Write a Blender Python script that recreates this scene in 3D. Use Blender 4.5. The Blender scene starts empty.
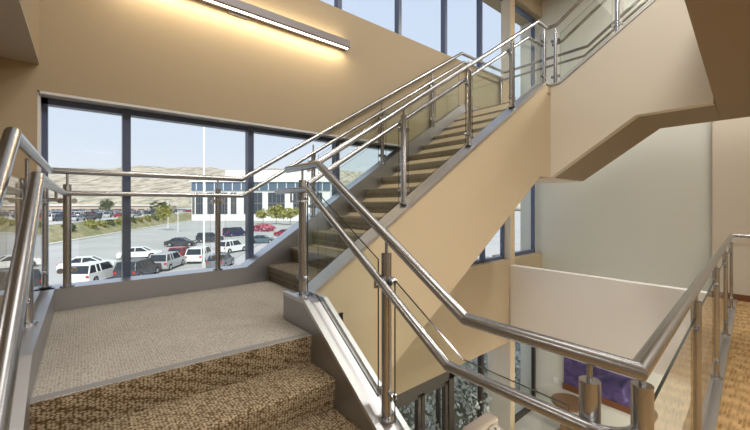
import bpy, math, random
from math import sin, cos, pi, radians, sqrt
from mathutils import Vector, Matrix
random.seed(7)
sc = bpy.context.scene
COL = sc.collection

# ------------------------------------------------------------------ materials
def srgb(r, g, b):
    f = lambda c: (c/255/12.92) if c/255 <= .04045 else ((c/255+.055)/1.055)**2.4
    return (f(r), f(g), f(b), 1)
MATS = {}
def mat(name, col, rough=.6, metal=0., spec=.5, bump=None, vary=None):
    m = bpy.data.materials.new(name); m.use_nodes = True
    nt = m.node_tree; b = nt.nodes['Principled BSDF']
    b.inputs['Base Color'].default_value = col
    b.inputs['Roughness'].default_value = rough
    b.inputs['Metallic'].default_value = metal
    b.inputs['Specular IOR Level'].default_value = spec
    if bump or vary:
        tc = nt.nodes.new('ShaderNodeTexCoord')
        n = nt.nodes.new('ShaderNodeTexNoise'); n.inputs['Detail'].default_value = 4
        n.inputs['Scale'].default_value = (bump or vary)[0]
        nt.links.new(tc.outputs['Object'], n.inputs['Vector'])
        if bump:
            bp = nt.nodes.new('ShaderNodeBump'); bp.inputs['Strength'].default_value = bump[1]
            bp.inputs['Distance'].default_value = .01
            nt.links.new(n.outputs['Fac'], bp.inputs['Height']); nt.links.new(bp.outputs[0], b.inputs['Normal'])
        if vary:
            n2 = nt.nodes.new('ShaderNodeTexNoise'); n2.inputs['Scale'].default_value = vary[0]
            n2.inputs['Detail'].default_value = 5
            nt.links.new(tc.outputs['Object'], n2.inputs['Vector'])
            mx = nt.nodes.new('ShaderNodeValToRGB')
            mx.color_ramp.elements[0].position = .3; mx.color_ramp.elements[1].position = .7
            mx.color_ramp.elements[0].color = vary[1]; mx.color_ramp.elements[1].color = vary[2]
            nt.links.new(n2.outputs['Fac'], mx.inputs[0]); nt.links.new(mx.outputs[0], b.inputs['Base Color'])
    MATS[name] = m
    return m
def nd(nt, t, **kw):
    n = nt.nodes.new(t)
    for k, v in kw.items(): n.inputs[k].default_value = v
    return n

TAN = (.54, .44, .295, 1); CREAM = (.66, .60, .50, 1); WHITEISH = (.80, .77, .73, 1)
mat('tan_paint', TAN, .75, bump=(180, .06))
mat('tan_paint_dim', (.42, .335, .22, 1), .75, bump=(180, .06))  # the wall tan darkened: weaker light on the window wall put into the colour
mat('nosing_grey', (.22, .215, .215, 1), .8)
mat('cream_paint', CREAM, .75, bump=(180, .06))
mat('sage_paint', (.68, .69, .62, 1), .75, bump=(180, .06))
mat('offwhite_paint', WHITEISH, .75, bump=(180, .05))
mat('white_reveal', (.72, .72, .72, 1), .6)
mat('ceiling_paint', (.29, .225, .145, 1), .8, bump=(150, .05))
mat('daylit_soffit', (.50, .47, .42, 1), .8)  # greyer than the rest of the slab: window daylight put into the colour
mat('wood_ceiling', (.24, .15, .07, 1), .6)
mat('dark_frame', (.08, .105, .185, 1), .35)
mat('bronze_frame', (.035, .028, .024, 1), .4)
mat('black_rubber', (.012, .012, .012, 1), .6)
mat('fixture_grey', (.22, .20, .20, 1), .45, .3)
mat('wood_base', (.16, .06, .022, 1), .45)
mat('tile_floor', (.5, .47, .42, 1), .35, vary=(1.2, (.46, .43, .38, 1), (.56, .53, .48, 1)))
mat('sofa_fabric', (.55, .44, .36, 1), .9, bump=(300, .2))
mat('asphalt', (.42, .42, .41, 1), .9, vary=(.15, (.38, .38, .37, 1), (.47, .47, .455, 1)))
mat('kerb', (.66, .65, .62, 1), .9)
mat('verge', (.26, .25, .13, 1), .95, vary=(.6, (.17, .19, .075, 1), (.38, .32, .20, 1)))
mat('lot', (.5, .5, .49, 1), .9, vary=(.12, (.44, .44, .43, 1), (.55, .55, .53, 1)))
mat('bush', (.07, .09, .045, 1), .8, vary=(3, (.04, .06, .03, 1), (.13, .15, .07, 1)))
mat('bush_grey', (.30, .35, .34, 1), .7, vary=(6, (.33, .36, .32, 1), (.78, .80, .78, 1)))
mat('leaf_yellow', (.27, .27, .07, 1), .8, vary=(1, (.20, .22, .06, 1), (.42, .38, .12, 1)))
mat('leaf_dark', (.10, .13, .08, 1), .8, vary=(1, (.07, .10, .06, 1), (.17, .19, .11, 1)))
mat('flower_pink', (.50, .12, .18, 1), .8, vary=(2, (.38, .08, .13, 1), (.58, .22, .28, 1)))
mat('bark', (.14, .10, .07, 1), .9)
def hill_mat():
    m = mat('hill', (.36, .32, .25, 1), 1.); nt = m.node_tree; b = nt.nodes['Principled BSDF']
    tc = nt.nodes.new('ShaderNodeTexCoord'); m1 = nt.nodes.new('ShaderNodeMapping'); m2 = nt.nodes.new('ShaderNodeMapping')
    m1.inputs['Rotation'].default_value = (0, 0, -radians(140.26)); m2.inputs['Scale'].default_value = (.035, .12, .12)
    n = nt.nodes.new('ShaderNodeTexNoise'); n.inputs['Scale'].default_value = 1.; n.inputs['Detail'].default_value = 7; n.inputs['Roughness'].default_value = .68
    r = nt.nodes.new('ShaderNodeValToRGB'); e = r.color_ramp.elements
    e[0].position = .36; e[0].color = (.13, .135, .10, 1); e[1].position = .62; e[1].color = (.56, .49, .385, 1)
    k = e.new(.47); k.color = (.36, .32, .25, 1)
    nt.links.new(tc.outputs['Object'], m1.inputs[0]); nt.links.new(m1.outputs[0], m2.inputs[0]); nt.links.new(m2.outputs[0], n.inputs['Vector'])
    nt.links.new(n.outputs['Fac'], r.inputs[0]); nt.links.new(r.outputs[0], b.inputs['Base Color'])
hill_mat()
mat('pale_concrete', (.78, .78, .76, 1), .7)
mat('office_glass', (.05, .065, .09, 1), .2)
mat('office_band', (.10, .15, .21, 1), .2)
mat('pole_white', (.78, .78, .78, 1), .5)
mat('brick_far', (.50, .39, .32, 1), .9)
mat('soil', (.12, .11, .08, 1), .95, vary=(2, (.09, .09, .06, 1), (.2, .2, .14, 1)))
for nm, c in dict(white=(.80, .80, .80), silver=(.42, .43, .45), dark=(.06, .065, .08), red=(.36, .025, .05),
                  navy=(.03, .035, .10), grey=(.17, .18, .20), teal=(.10, .14, .17)).items():
    mat('car_'+nm, (*c, 1), .25)
mat('car_glass', (.03, .04, .055, 1), .08)
mat('tyre', (.015, .015, .016, 1), .8)
mat('hub', (.5, .5, .52, 1), .35, .8)
mat('tail_red', (.5, .02, .02, 1), .3)
mat('lamp_clear', (.8, .8, .8, 1), .2)
mat('plate_white', (.8, .8, .78, 1), .5)
mat('table_brown', (.17, .10, .05, 1), .4)

def steel(name, col, rough, sx, sy, sz):
    m = bpy.data.materials.new(name); m.use_nodes = True; nt = m.node_tree; b = nt.nodes['Principled BSDF']
    b.inputs['Base Color'].default_value = col; b.inputs['Metallic'].default_value = 1
    b.inputs['Roughness'].default_value = rough
    MATS[name] = m
steel('steel', (.43, .435, .45, 1), .27, 12, 12, 12)
steel('steel_side', (.40, .40, .42, 1), .42, 8, 8, 8)
steel('steel_cap', (.58, .58, .60, 1), .36, 8, 8, 8)

def carpet(name, cs, sc3, dark_pos, bumpd):
    m = bpy.data.materials.new(name); m.use_nodes = True; nt = m.node_tree; b = nt.nodes['Principled BSDF']
    b.inputs['Roughness'].default_value = .95; b.inputs['Specular IOR Level'].default_value = .15
    tc = nd(nt, 'ShaderNodeTexCoord'); mp = nd(nt, 'ShaderNodeMapping'); mp.inputs['Scale'].default_value = sc3
    v = nd(nt, 'ShaderNodeTexVoronoi', Scale=1., Randomness=.55)
    nt.links.new(tc.outputs['Object'], mp.inputs[0]); nt.links.new(mp.outputs[0], v.inputs['Vector'])
    rp = nd(nt, 'ShaderNodeValToRGB'); e = rp.color_ramp.elements
    e[0].position = .25; e[0].color = cs[1]; e[1].position = dark_pos; e[1].color = cs[0]
    nt.links.new(v.outputs['Distance'], rp.inputs[0])
    n = nd(nt, 'ShaderNodeTexNoise', Scale=2.2, Detail=3.); nt.links.new(tc.outputs['Object'], n.inputs['Vector'])
    mr = nd(nt, 'ShaderNodeMapRange'); mr.inputs['To Min'].default_value = .8; mr.inputs['To Max'].default_value = 1.18
    nt.links.new(n.outputs['Fac'], mr.inputs['Value'])
    mu = nd(nt, 'ShaderNodeVectorMath'); mu.operation = 'SCALE'
    nt.links.new(rp.outputs[0], mu.inputs[0]); nt.links.new(mr.outputs[0], mu.inputs['Scale'])
    nt.links.new(mu.outputs[0], b.inputs['Base Color'])
    bp = nd(nt, 'ShaderNodeBump', Strength=.7, Distance=bumpd); bp.invert = True
    nt.links.new(v.outputs['Distance'], bp.inputs['Height']); nt.links.new(bp.outputs[0], b.inputs['Normal'])
    MATS[name] = m
carpet('stair_carpet', ((.10, .06, .027, 1), (.46, .375, .26, 1)), (125, 66, 125), .66, .005)
carpet('flight_carpet_daylit', ((.11, .09, .065, 1), (.31, .275, .215, 1)), (66, 125, 125), .7, .004)  # same carpet, greyed and darkened to paint in the daylight on this flight
carpet('landing_carpet_daylit', ((.24, .205, .165, 1), (.47, .445, .41, 1)), (150, 75, 150), .75, .003)  # same carpet, paler and greyer: window daylight painted into the colour
def dash_carpet():
    m = bpy.data.materials.new('floor_carpet'); m.use_nodes = True; nt = m.node_tree; b = nt.nodes['Principled BSDF']
    b.inputs['Roughness'].default_value = .95; b.inputs['Specular IOR Level'].default_value = .15
    tc = nd(nt, 'ShaderNodeTexCoord'); mp = nd(nt, 'ShaderNodeMapping'); mp.inputs['Rotation'].default_value = (0, 0, radians(90))
    v = nd(nt, 'ShaderNodeTexBrick', Scale=1.)
    for kk, vv in {'Color1': (.42, .28, .135, 1), 'Color2': (.19, .10, .036, 1), 'Mortar': (.39, .255, .12, 1), 'Mortar Size': .003, 'Bias': -.25, 'Brick Width': .085, 'Row Height': .021}.items(): v.inputs[kk].default_value = vv
    nt.links.new(tc.outputs['Object'], mp.inputs[0]); nt.links.new(mp.outputs[0], v.inputs['Vector'])
    rp = v
    w = nd(nt, 'ShaderNodeTexWave', Scale=1.6, Distortion=1.5); w.bands_direction = 'Y'
    nt.links.new(tc.outputs['Object'], w.inputs['Vector'])
    mr = nd(nt, 'ShaderNodeMapRange'); mr.inputs['To Min'].default_value = .85; mr.inputs['To Max'].default_value = 1.12
    nt.links.new(w.outputs['Fac'], mr.inputs['Value'])
    mu = nd(nt, 'ShaderNodeVectorMath'); mu.operation = 'SCALE'
    nt.links.new(rp.outputs[0], mu.inputs[0]); nt.links.new(mr.outputs[0], mu.inputs['Scale'])
    nt.links.new(mu.outputs[0], b.inputs['Base Color'])
    MATS['floor_carpet'] = m
dash_carpet()

def glass(name, tint, ior, rough=0.):
    m = bpy.data.materials.new(name); m.use_nodes = True; nt = m.node_tree
    for n in list(nt.nodes): nt.nodes.remove(n)
    out = nd(nt, 'ShaderNodeOutputMaterial'); tr = nd(nt, 'ShaderNodeBsdfTransparent', Color=tint)
    gl = nd(nt, 'ShaderNodeBsdfGlossy', Roughness=rough); gl.inputs['Color'].default_value = (1, 1, 1, 1)
    fr = nd(nt, 'ShaderNodeFresnel', IOR=ior); ge = nd(nt, 'ShaderNodeNewGeometry')
    inv = nd(nt, 'ShaderNodeMath'); inv.operation = 'SUBTRACT'; inv.inputs[0].default_value = 1
    nt.links.new(ge.outputs['Backfacing'], inv.inputs[1])
    mu = nd(nt, 'ShaderNodeMath'); mu.operation = 'MULTIPLY'
    nt.links.new(fr.outputs[0], mu.inputs[0]); nt.links.new(inv.outputs[0], mu.inputs[1])
    mx = nd(nt, 'ShaderNodeMixShader')
    nt.links.new(mu.outputs[0], mx.inputs[0]); nt.links.new(tr.outputs[0], mx.inputs[1]); nt.links.new(gl.outputs[0], mx.inputs[2])
    nt.links.new(mx.outputs[0], out.inputs[0]); MATS[name] = m
glass('rail_glass', (.95, .97, .955, 1), 1.5)
glass('window_glass', (.97, .98, .98, 1), 1.07)
mat('glass_edge', (.018, .026, .024, 1), .15)

def emit(name, col, s):
    m = bpy.data.materials.new(name); m.use_nodes = True; nt = m.node_tree
    b = nt.nodes['Principled BSDF']; b.inputs['Base Color'].default_value = (.8, .8, .8, 1)
    b.inputs['Emission Color'].default_value = col; b.inputs['Emission Strength'].default_value = s
    MATS[name] = m
emit('lamp_warm', (1, .86, .66, 1), 6.)
emit('fill_diffuser', (1, .93, .82, 1), 1.0)

def picture_mat():
    m = bpy.data.materials.new('picture_purple'); m.use_nodes = True; nt = m.node_tree; b = nt.nodes['Principled BSDF']
    tc = nd(nt, 'ShaderNodeTexCoord'); n = nd(nt, 'ShaderNodeTexNoise', Scale=3.2, Detail=6.)
    n.inputs['Distortion'].default_value = 1.5
    nt.links.new(tc.outputs['Object'], n.inputs['Vector'])
    rp = nd(nt, 'ShaderNodeValToRGB'); e = rp.color_ramp.elements
    e[0].position = .3; e[0].color = (.02, .025, .07, 1); e[1].position = .62; e[1].color = (.13, .09, .25, 1)
    k = e.new(.75); k.color = (.22, .27, .42, 1)
    nt.links.new(n.outputs['Fac'], rp.inputs[0]); nt.links.new(rp.outputs[0], b.inputs['Base Color'])
    b.inputs['Roughness'].default_value = .3; MATS['picture_purple'] = m
picture_mat()
def pillow_mat():
    m = bpy.data.materials.new('pillow_pattern'); m.use_nodes = True; nt = m.node_tree; b = nt.nodes['Principled BSDF']
    tc = nd(nt, 'ShaderNodeTexCoord'); v = nd(nt, 'ShaderNodeTexVoronoi', Scale=16.)
    nt.links.new(tc.outputs['Object'], v.inputs['Vector'])
    rp = nd(nt, 'ShaderNodeValToRGB'); rp.color_ramp.interpolation = 'CONSTANT'; e = rp.color_ramp.elements
    e[0].color = (.05, .04, .045, 1); e[1].position = .38; e[1].color = (.55, .5, .45, 1)
    nt.links.new(v.outputs['Distance'], rp.inputs[0]); nt.links.new(rp.outputs[0], b.inputs['Base Color'])
    b.inputs['Roughness'].default_value = .9; MATS['pillow_pattern'] = m
pillow_mat()

# ------------------------------------------------------------------ mesh builder
class MB:
    def __init__(s): s.v = []; s.f = []; s.m = []; s.s = []
    def add(s, vs, fs, m=0, smooth=False):
        o = len(s.v); s.v += [tuple(p) for p in vs]
        for f in fs:
            s.f.append(tuple(i+o for i in f)); s.m.append(m); s.s.append(smooth)
        return s
    def box(s, x0, x1, y0, y1, z0, z1, m=0, rot=0, c=None):
        vs = [(x, y, z) for x in (x0, x1) for y in (y0, y1) for z in (z0, z1)]
        return s.add(vs, [(0, 1, 3, 2), (4, 6, 7, 5), (0, 4, 5, 1), (2, 3, 7, 6), (0, 2, 6, 4), (1, 5, 7, 3)], m)
    def prism(s, poly, axis, a, b, m=0, side=None):
        """poly: list of 2D points; axis 'x' -> poly is (y,z); 'y' -> (x,z); 'z' -> (x,y)"""
        area = sum(poly[i][0]*poly[(i+1) % len(poly)][1]-poly[(i+1) % len(poly)][0]*poly[i][1] for i in range(len(poly)))
        if area < 0: poly = poly[::-1]
        a, b = min(a, b), max(a, b)
        def P(p, h):
            return {'x': (h, p[0], p[1]), 'y': (p[0], h, p[1]), 'z': (p[0], p[1], h)}[axis]
        n = len(poly); vs = [P(p, a) for p in poly]+[P(p, b) for p in poly]
        flip = axis == 'y'
        caps = [tuple(range(n))[::-1], tuple(range(n, 2*n))]
        sides = [(i, (i+1) % n, n+(i+1) % n, n+i) for i in range(n)]
        if flip: caps = [c[::-1] for c in caps]; sides = [c[::-1] for c in sides]
        s.add(vs, caps, m); s.add(vs, sides, m if side is None else side)
        return s
    def tube(s, pts, r, n=16, m=0, caps=True, sx=1.):
        pts = [Vector(p) for p in pts]; k = len(pts)
        t = [(pts[i+1]-pts[i]).normalized() for i in range(k-1)]
        up = Vector((0, 0, 1)) if abs(t[0].z) < .95 else Vector((1, 0, 0))
        u = t[0].cross(up).normalized(); w = u.cross(t[0]).normalized()
        ring = [pts[0]+r*(cos(2*pi*i/n)*u+sin(2*pi*i/n)*w) for i in range(n)]
        if caps: s.add(ring, [tuple(range(n))], m)
        for i in range(k-1):
            nrm = (t[i]+t[i+1]).normalized() if i < k-2 else t[i]
            nx = []
            for p in ring:
                q = (pts[i+1]-p).dot(nrm)/t[i].dot(nrm); nx.append(p+t[i]*q)
            s.add(ring+nx, [(j, n+j, n+(j+1) % n, (j+1) % n) for j in range(n)], m, True)
            ring = nx
        if caps: s.add(ring, [tuple(range(n))[::-1]], m)
        return s
    def cyl(s, p, q, r, n=16, m=0): return s.tube([p, q], r, n, m)
    def ball(s, c, r, m=0, n=8, sc3=(1, 1, 1), jit=0):
        vs = [(c[0], c[1], c[2]-r*sc3[2])]; fs = []
        h = n//2
        for i in range(1, h):
            a = pi*i/h
            for j in range(n):
                b = 2*pi*j/n; k = r*(1+random.uniform(-jit, jit))
                vs.append((c[0]+k*sc3[0]*sin(a)*cos(b), c[1]+k*sc3[1]*sin(a)*sin(b), c[2]-k*sc3[2]*cos(a)))
        vs.append((c[0], c[1], c[2]+r*sc3[2])); L = len(vs)-1
        for j in range(n): fs.append((0, 1+(j+1) % n, 1+j)); fs.append((L, 1+(h-2)*n+j, 1+(h-2)*n+(j+1) % n))
        for i in range(h-2):
            for j in range(n):
                a = 1+i*n+j; b = 1+i*n+(j+1) % n; fs.append((a, b, b+n, a+n))
        return s.add(vs, fs, m, True)

def wloc(o):
    l = Vector((0, 0, 0))
    while o is not None: l += Vector(o.location); o = o.parent
    return l
def mesh(name, mb, mats, parent=None, bevel=0, origin=None):
    if isinstance(mats, str): mats = [mats]
    if parent is not None: off = wloc(parent)
    elif origin is not None: off = Vector(origin)
    else:
        xs = [[v[i] for v in mb.v] for i in range(3)]
        off = Vector(((min(xs[0])+max(xs[0]))/2, (min(xs[1])+max(xs[1]))/2, min(xs[2])))
    me = bpy.data.meshes.new(name)
    me.from_pydata([(v[0]-off.x, v[1]-off.y, v[2]-off.z) for v in mb.v], [], mb.f)
    for k in mats: me.materials.append(MATS[k])
    for p, mi, sm in zip(me.polygons, mb.m, mb.s): p.material_index = mi; p.use_smooth = sm
    me.update()
    o = bpy.data.objects.new(name, me); COL.objects.link(o)
    if parent is not None: o.parent = parent
    else: o.location = off
    if bevel:
        b = o.modifiers.new('bevel', 'BEVEL'); b.width = bevel; b.segments = 2; b.limit_method = 'ANGLE'
    return o
def tag(o, label, cat, group=None):
    o['label'] = label; o['category'] = cat
    if group: o['group'] = group
    return o
def thing(name, loc, label, cat, group=None, rz=0):
    o = bpy.data.objects.new(name, None); COL.objects.link(o); o.empty_display_size = .1
    o.location = loc; o.rotation_euler = (0, 0, rz); return tag(o, label, cat, group)
def struct(name, mb, mats, parent=None, bevel=0):
    o = mesh(name, mb, mats, parent, bevel)
    if parent is None: o['kind'] = 'structure'
    return o

# ------------------------------------------------------------------ key dimensions
HF, HR = .704, 3.14            # window landing, upper landing
XK = -3.695                    # face of the window-side kerb
XW, XG = -3.777, -3.95         # wall face / glass plane on the window side
LF = -3.2                      # lower floor
YB = 8.18                      # back wall
R1, T1 = .176, .272            # short flight
R2, T2 = (HR-HF)/14, .272      # middle flight
XN = -1.984                    # nosing of window landing
YS0, YS1 = -.174, 1.124        # short flight side faces
YU = 1.549                     # first nosing of middle flight
XI0, XI1 = -2.44, -2.28        # inner kerb of middle flight
def fe(y): return -.288-.0542*(y-1.222)          # near floor edge (rail line)
def ue(y): return -.56-.0640*(y-5.2)             # upper floor edge
def nose2(y): return HF+R2+(y-YU)*R2/T2

# ------------------------------------------------------------------ shell
b = MB()
# window wall: band between big window and clerestory, spandrel, piers
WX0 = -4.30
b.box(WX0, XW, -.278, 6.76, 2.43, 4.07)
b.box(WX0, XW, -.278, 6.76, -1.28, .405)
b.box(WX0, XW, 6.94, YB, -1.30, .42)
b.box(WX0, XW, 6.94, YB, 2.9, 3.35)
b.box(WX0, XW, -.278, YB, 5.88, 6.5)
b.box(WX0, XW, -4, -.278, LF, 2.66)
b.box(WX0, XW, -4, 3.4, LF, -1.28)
struct('wall_window', b, 'tan_paint_dim')
b = MB(); b.prism([(WX0, LF), (XW+.006, LF), (XW+.006, 6.3), (XG-.03, 6.3), (XG-.03, -1.28), (WX0, -1.28)], 'y', 6.76, 6.94, 0, 1); struct('trim_1', b, ['cream_paint', 'tan_paint'])
b = MB(); b.box(WX0, XW-.02, -.286, -.262, .405, 2.43); struct('trim_2', b, 'white_reveal')
b = MB(); b.box(WX0+.05, XW-.001, -.262, 6.752, 2.408, 2.4295); struct('trim_3', b, 'white_reveal')
b = MB(); b.box(WX0, 4, YB, YB+.2, LF, 6.5); struct('wall_back', b, 'sage_paint')
b = MB(); b.box(-.90, 4, 8.08, YB, 0, 6.3); struct('wall_right', b, 'cream_paint')
b = MB(); b.box(4, 4.2, -4, YB+.2, LF, 6.5); struct('wall_far_right', b, 'cream_paint')
b = MB(); b.box(WX0, 4.2, -4.2, -4, LF, 6.5); struct('wall_rear', b, 'cream_paint')
b = MB(); b.box(WX0, XW, -4, -.264, 2.66, 6.5)
struct('wall_left', b, 'tan_paint')
b = MB(); b.box(XW, -.2, -.45, -.264, 3.84, 6.3); struct('wall_left_upper', b, 'cream_paint')
b = MB(); b.box(WX0-.1, 4.2, -4.2, YB+.2, 6.3, 6.5); struct('ceiling', b, 'wood_ceiling')
b = MB()
b.prism([(XW, -4), (4, -4), (4, 6.42), (ue(6.42), 6.42), (ue(-.264), -.264), (XW, -.264)], 'z', 2.64, 3.84)
struct('ceiling', b, 'ceiling_paint')
b = MB(); b.box(XW, -.4, -4, -.264, 2.632, 2.64); struct('ceiling', b, 'daylit_soffit')  # thin sheet under the same slab, carries the painted daylight tone
# near floor slab
b = MB()
E = .085
poly = [(4, -4), (4, 8.08), (fe(8.08)-E, 8.08), (fe(1.30)-E, 1.30), (-1.10, 1.30), (-1.10, 1.124), (-1.17, 1.124), (-1.17, -.31), (XW, -.31), (XW, -4)]
b.prism(poly, 'z', -.85, 0, 0, 1)
struct('floor', b, ['floor_carpet', 'cream_paint'])
b = MB(); b.box(WX0, 4, -4, YB, LF-.2, LF); struct('floor', b, 'tile_floor')
b = MB(); b.box(XW, fe(6.8)-E, 6.76, 6.92, -1.05, .285); struct('wall_balcony', b, 'offwhite_paint')
b = MB(); b.box(-.72, 4, 8.062, 8.08, 0, .10); struct('baseboard_back', b, 'wood_base')

# ------------------------------------------------------------------ windows
def window(n, y0, y1, z0, z1, mull, fmat='dark_frame', fw=.055, top=None, hor=(), XG=XG, endf=.6):
    fr = MB()
    d0, d1 = XG-.03, XG+.045
    fr.box(d0, d1, y0, y1, z1-(top or fw), z1); fr.box(d0, d1, y0, y1, z0, z0+fw)
    fr.box(d0, d1, y0, y0+fw*.6, z0, z1)
    if endf > .2: fr.box(d0, d1, y1-fw*endf, y1, z0, z1)
    for y in mull: fr.box(d0, d1+.02, y-fw/2, y+fw/2, z0, z1)
    for z in hor: fr.box(d0, d1, y0, y1, z-.02, z+.02)
    w = struct('window_%d' % n, fr, fmat)
    ys = [y0]+list(mull)+[y1]
    for a, c in zip(ys[:-1], ys[1:]):
        g = MB(); g.box(XG-.008, XG+.002, a+.01, c-.01, z0+.01, z1-.01)
        mesh('pane', g, 'window_glass', w)
    return w
window(1, -.262, 6.76, .405, 2.408, (.301, 1.435, 2.588, 3.735, 4.88, 6.0), fw=.062, top=.05)
window(2, -.278, 6.76, 4.07, 5.88, (.35, 1.48, 2.625, 3.733, 4.834, 5.905), fw=.062, endf=.1)
window(3, 6.94, 8.1, .42, 2.9, (), fw=.075)
window(4, 6.94, 8.1, 3.35, 5.88, (), fw=.075)
window(5, 4.93, 6.76, LF, -1.28, (6.28,), 'bronze_frame', fw=.08, XG=-4.17, endf=.12)
window(6, 6.94, 8.14, LF, -1.30, (), 'bronze_frame', fw=.10)
# storefront door below
fr = MB(); d0, d1 = XW-.11, XW-.01
fr.box(d0, d1, 3.4, 4.93, -1.45, -1.285); fr.box(d0, d1, 4.80, 4.93, LF, -1.285); fr.box(d0, d1, 3.4, 3.5, LF, -1.285)
dr = struct('door_1', fr, 'bronze_frame')
lf = MB()
for a, c in ((3.5, 4.12), (4.14, 4.79)):
    lf.box(d0, d1-.02, a, a+.07, LF, -1.45); lf.box(d0, d1-.02, c-.07, c, LF, -1.45)
    lf.box(d0, d1-.02, a, c, -1.52, -1.45); lf.box(d0, d1-.02, a, c, LF, LF+.2)
g = MB(); g.box(-4.17, d0, 4.915, 4.925, LF, -1.285); mesh('pane', g, 'window_glass', dr)
mesh('leaf_frame', lf, 'bronze_frame', dr)
for a, c in ((3.57, 4.05), (4.21, 4.72)):
    g = MB(); g.box(d0+.04, d0+.05, a, c, LF+.2, -1.52); mesh('pane', g, 'window_glass', dr)
for y in (4.08, 4.18):
    g = MB(); g.tube([(d1, y, -2.4), (d1+.05, y, -2.4), (d1+.05, y, -2.0), (d1, y, -2.0)], .012, 8); mesh('handle', g, 'steel', dr)

# ------------------------------------------------------------------ stairs
def step_x(x_n, zt, R, T, y0, y1, ov=.02):           # rising toward -x; nosing at x_n
    p = [(x_n-ov, zt-R), (x_n, zt-.045), (x_n, zt-.012), (x_n-.012, zt), (x_n-T-ov, zt), (x_n-T-ov, zt-.01)]
    b = MB(); b.prism(p, 'y', y0, y1); return b
def step_px(x_n, zt, R, T, y0, y1, ov=.02):          # rising toward +x
    p = [(x_n+ov, zt-R), (x_n, zt-.045), (x_n, zt-.012), (x_n+.012, zt), (x_n+T+ov, zt), (x_n+T+ov, zt-.01)]
    b = MB(); b.prism(p, 'y', y0, y1); return b
def step_y(y_n, zt, R, T, x0, x1, ov=.02):
    p = [(y_n+ov, zt-R), (y_n, zt-.045), (y_n, zt-.012), (y_n+.012, zt), (y_n+T+ov, zt), (y_n+T+ov, zt-.01)]
    b = MB(); b.prism(p, 'x', x0, x1); return b

# window landing
L = thing('stair_landing', (-2.9, .7, -.35), 'carpeted stair landing beside the tall window above the car park', 'landing')
b = MB(); b.prism([(XW, -.29), (XN-.10, -.17), (XN-.03, 1.124), (XN-.03, 1.3), (XI1, 1.3), (XI1, YU+.02), (XW, YU+.02)], 'z', -.35, HF-.012)
mesh('slab', b, 'tan_paint', L)
b = MB(); b.prism([(XW, YS0), (XN-.072, YS0), (XN, YS1), (XN-.35, YS1), (XN-.35, YU+.02), (XW, YU+.02)], 'z', HF-.005, HF)
mesh('carpet', b, 'landing_carpet_daylit', L)
b = MB(); b.prism([(XN-.082, YS0), (XN-.010, YS1), (XN-.055, YS1), (XN-.127, YS0)], 'z', HF-.002, HF+.0015); mesh('nosing_strip', b, 'nosing_grey', L)
# window-side kerb: landing part and the part that climbs with the middle flight
def kz(y): return nose2(y)+.15
yk = YU-(nose2(YU)+.15-.88)*T2/R2
b = MB()
b.prism([(-.30, .40), (6.2, 2.1), (6.2, HR+.12), (5.0, HR+.12), (5.0, kz(5.0)-.0), (yk, .88), (-.30, .88)], 'x', XW, XG+.05)
kw = MB()
y_end = YU+13*T2
kw.prism([(-.285, HF-.1), (YU, HF-.1), (y_end, HR-.4), (6.42, HR-.4), (6.42, HR+.14), (y_end-.05, HR+.14), (yk, .88), (-.285, .88)], 'x', XW-.12, XK, 0, 1)
mesh('window_kerb', kw, ['steel_side', 'steel_cap'], L, bevel=.006)['label'] = 'brushed steel kerb along the window'

# short flight
S = thing('stair_flight', (-1.5, .5, 0), 'short carpeted flight rising from near floor to window landing', 'stairs')
for k in range(1, 4):
    mesh('step', step_x(XN+T1*k, HF-R1*k, R1, T1+(.08 if k == 1 else 0), YS0, YS1), 'stair_carpet', S)
b = MB(); p = [(XN-.072-.02, HF-R1), (XN-.072, HF-.05), (XN-.072, HF-.012), (XN-.15, HF-.012), (XN-.15, HF-R1)]
# top riser of the landing is slightly skewed like its nosing
vs = []
for y, dx in ((YS0, -.072), (YS1, 0)):
    x = XN+dx; vs += [(x-.02, y, HF-R1), (x-.001, y, HF-.045), (x-.001, y, HF-.004), (x-.06, y, HF-.004), (x-.06, y, HF-R1)]
b = MB(); b.add(vs, [(0, 1, 2, 3, 4), (9, 8, 7, 6, 5), (0, 5, 6, 1), (1, 6, 7, 2), (2, 7, 8, 3), (3, 8, 9, 4), (4, 9, 5, 0)])
mesh('step', b, 'stair_carpet', S)
b = MB(); b.prism([(XN-.02, HF-R1-.012), (XN+3*T1-.02, 0), (XN+3*T1-.02, -.3), (XN-.02, -.3)], 'y', YS0, YS1); mesh('carriage', b, 'tan_paint', S)
def nose1(x): return HF-(x-XN)*R1/T1
xe = XN+3*T1+.02
def kerb_poly(xl, xk): return [(xl, HF-.2), (xl, .88), (xk, .88), (-1.0, nose1(-1.0)+.115), (-.86, .03), (-.86, -.2), (XN, -.2)]
xk = XN-(.88-.115-HF)*T1/R1
b = MB(); b.prism(kerb_poly(-2.40, xk), 'y', YS1, YS1+.165, 0, 1)
mesh('stringer', b, ['steel_side', 'steel_cap'], S, bevel=.008)['label'] = 'brushed steel kerb on the well side'
b = MB(); b.prism([(-2.40, .88), (xk, .88), (-.98, nose1(-.98)+.115), (-.98, nose1(-.98)+.14), (xk+.006, .905), (-2.40, .905)], 'y', YS1-.006, YS1+.03)
mesh('cap_lip', b, 'steel_cap', S)
b = MB(); b.prism([(-2.40, .88), (xk, .88), (-.98, nose1(-.98)+.115), (-.98, nose1(-.98)+.135), (xk+.006, .90), (-2.40, .90)], 'y', YS1+.14, YS1+.171)
mesh('cap_lip', b, 'steel_cap', S)
b = MB(); b.prism(kerb_poly(XW+.004, xk-.08), 'y', YS0-.14, YS0, 0, 1)
mesh('stringer', b, ['steel_side', 'steel_cap'], S, bevel=.008)['label'] = 'brushed steel kerb on the wall side'

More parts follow.
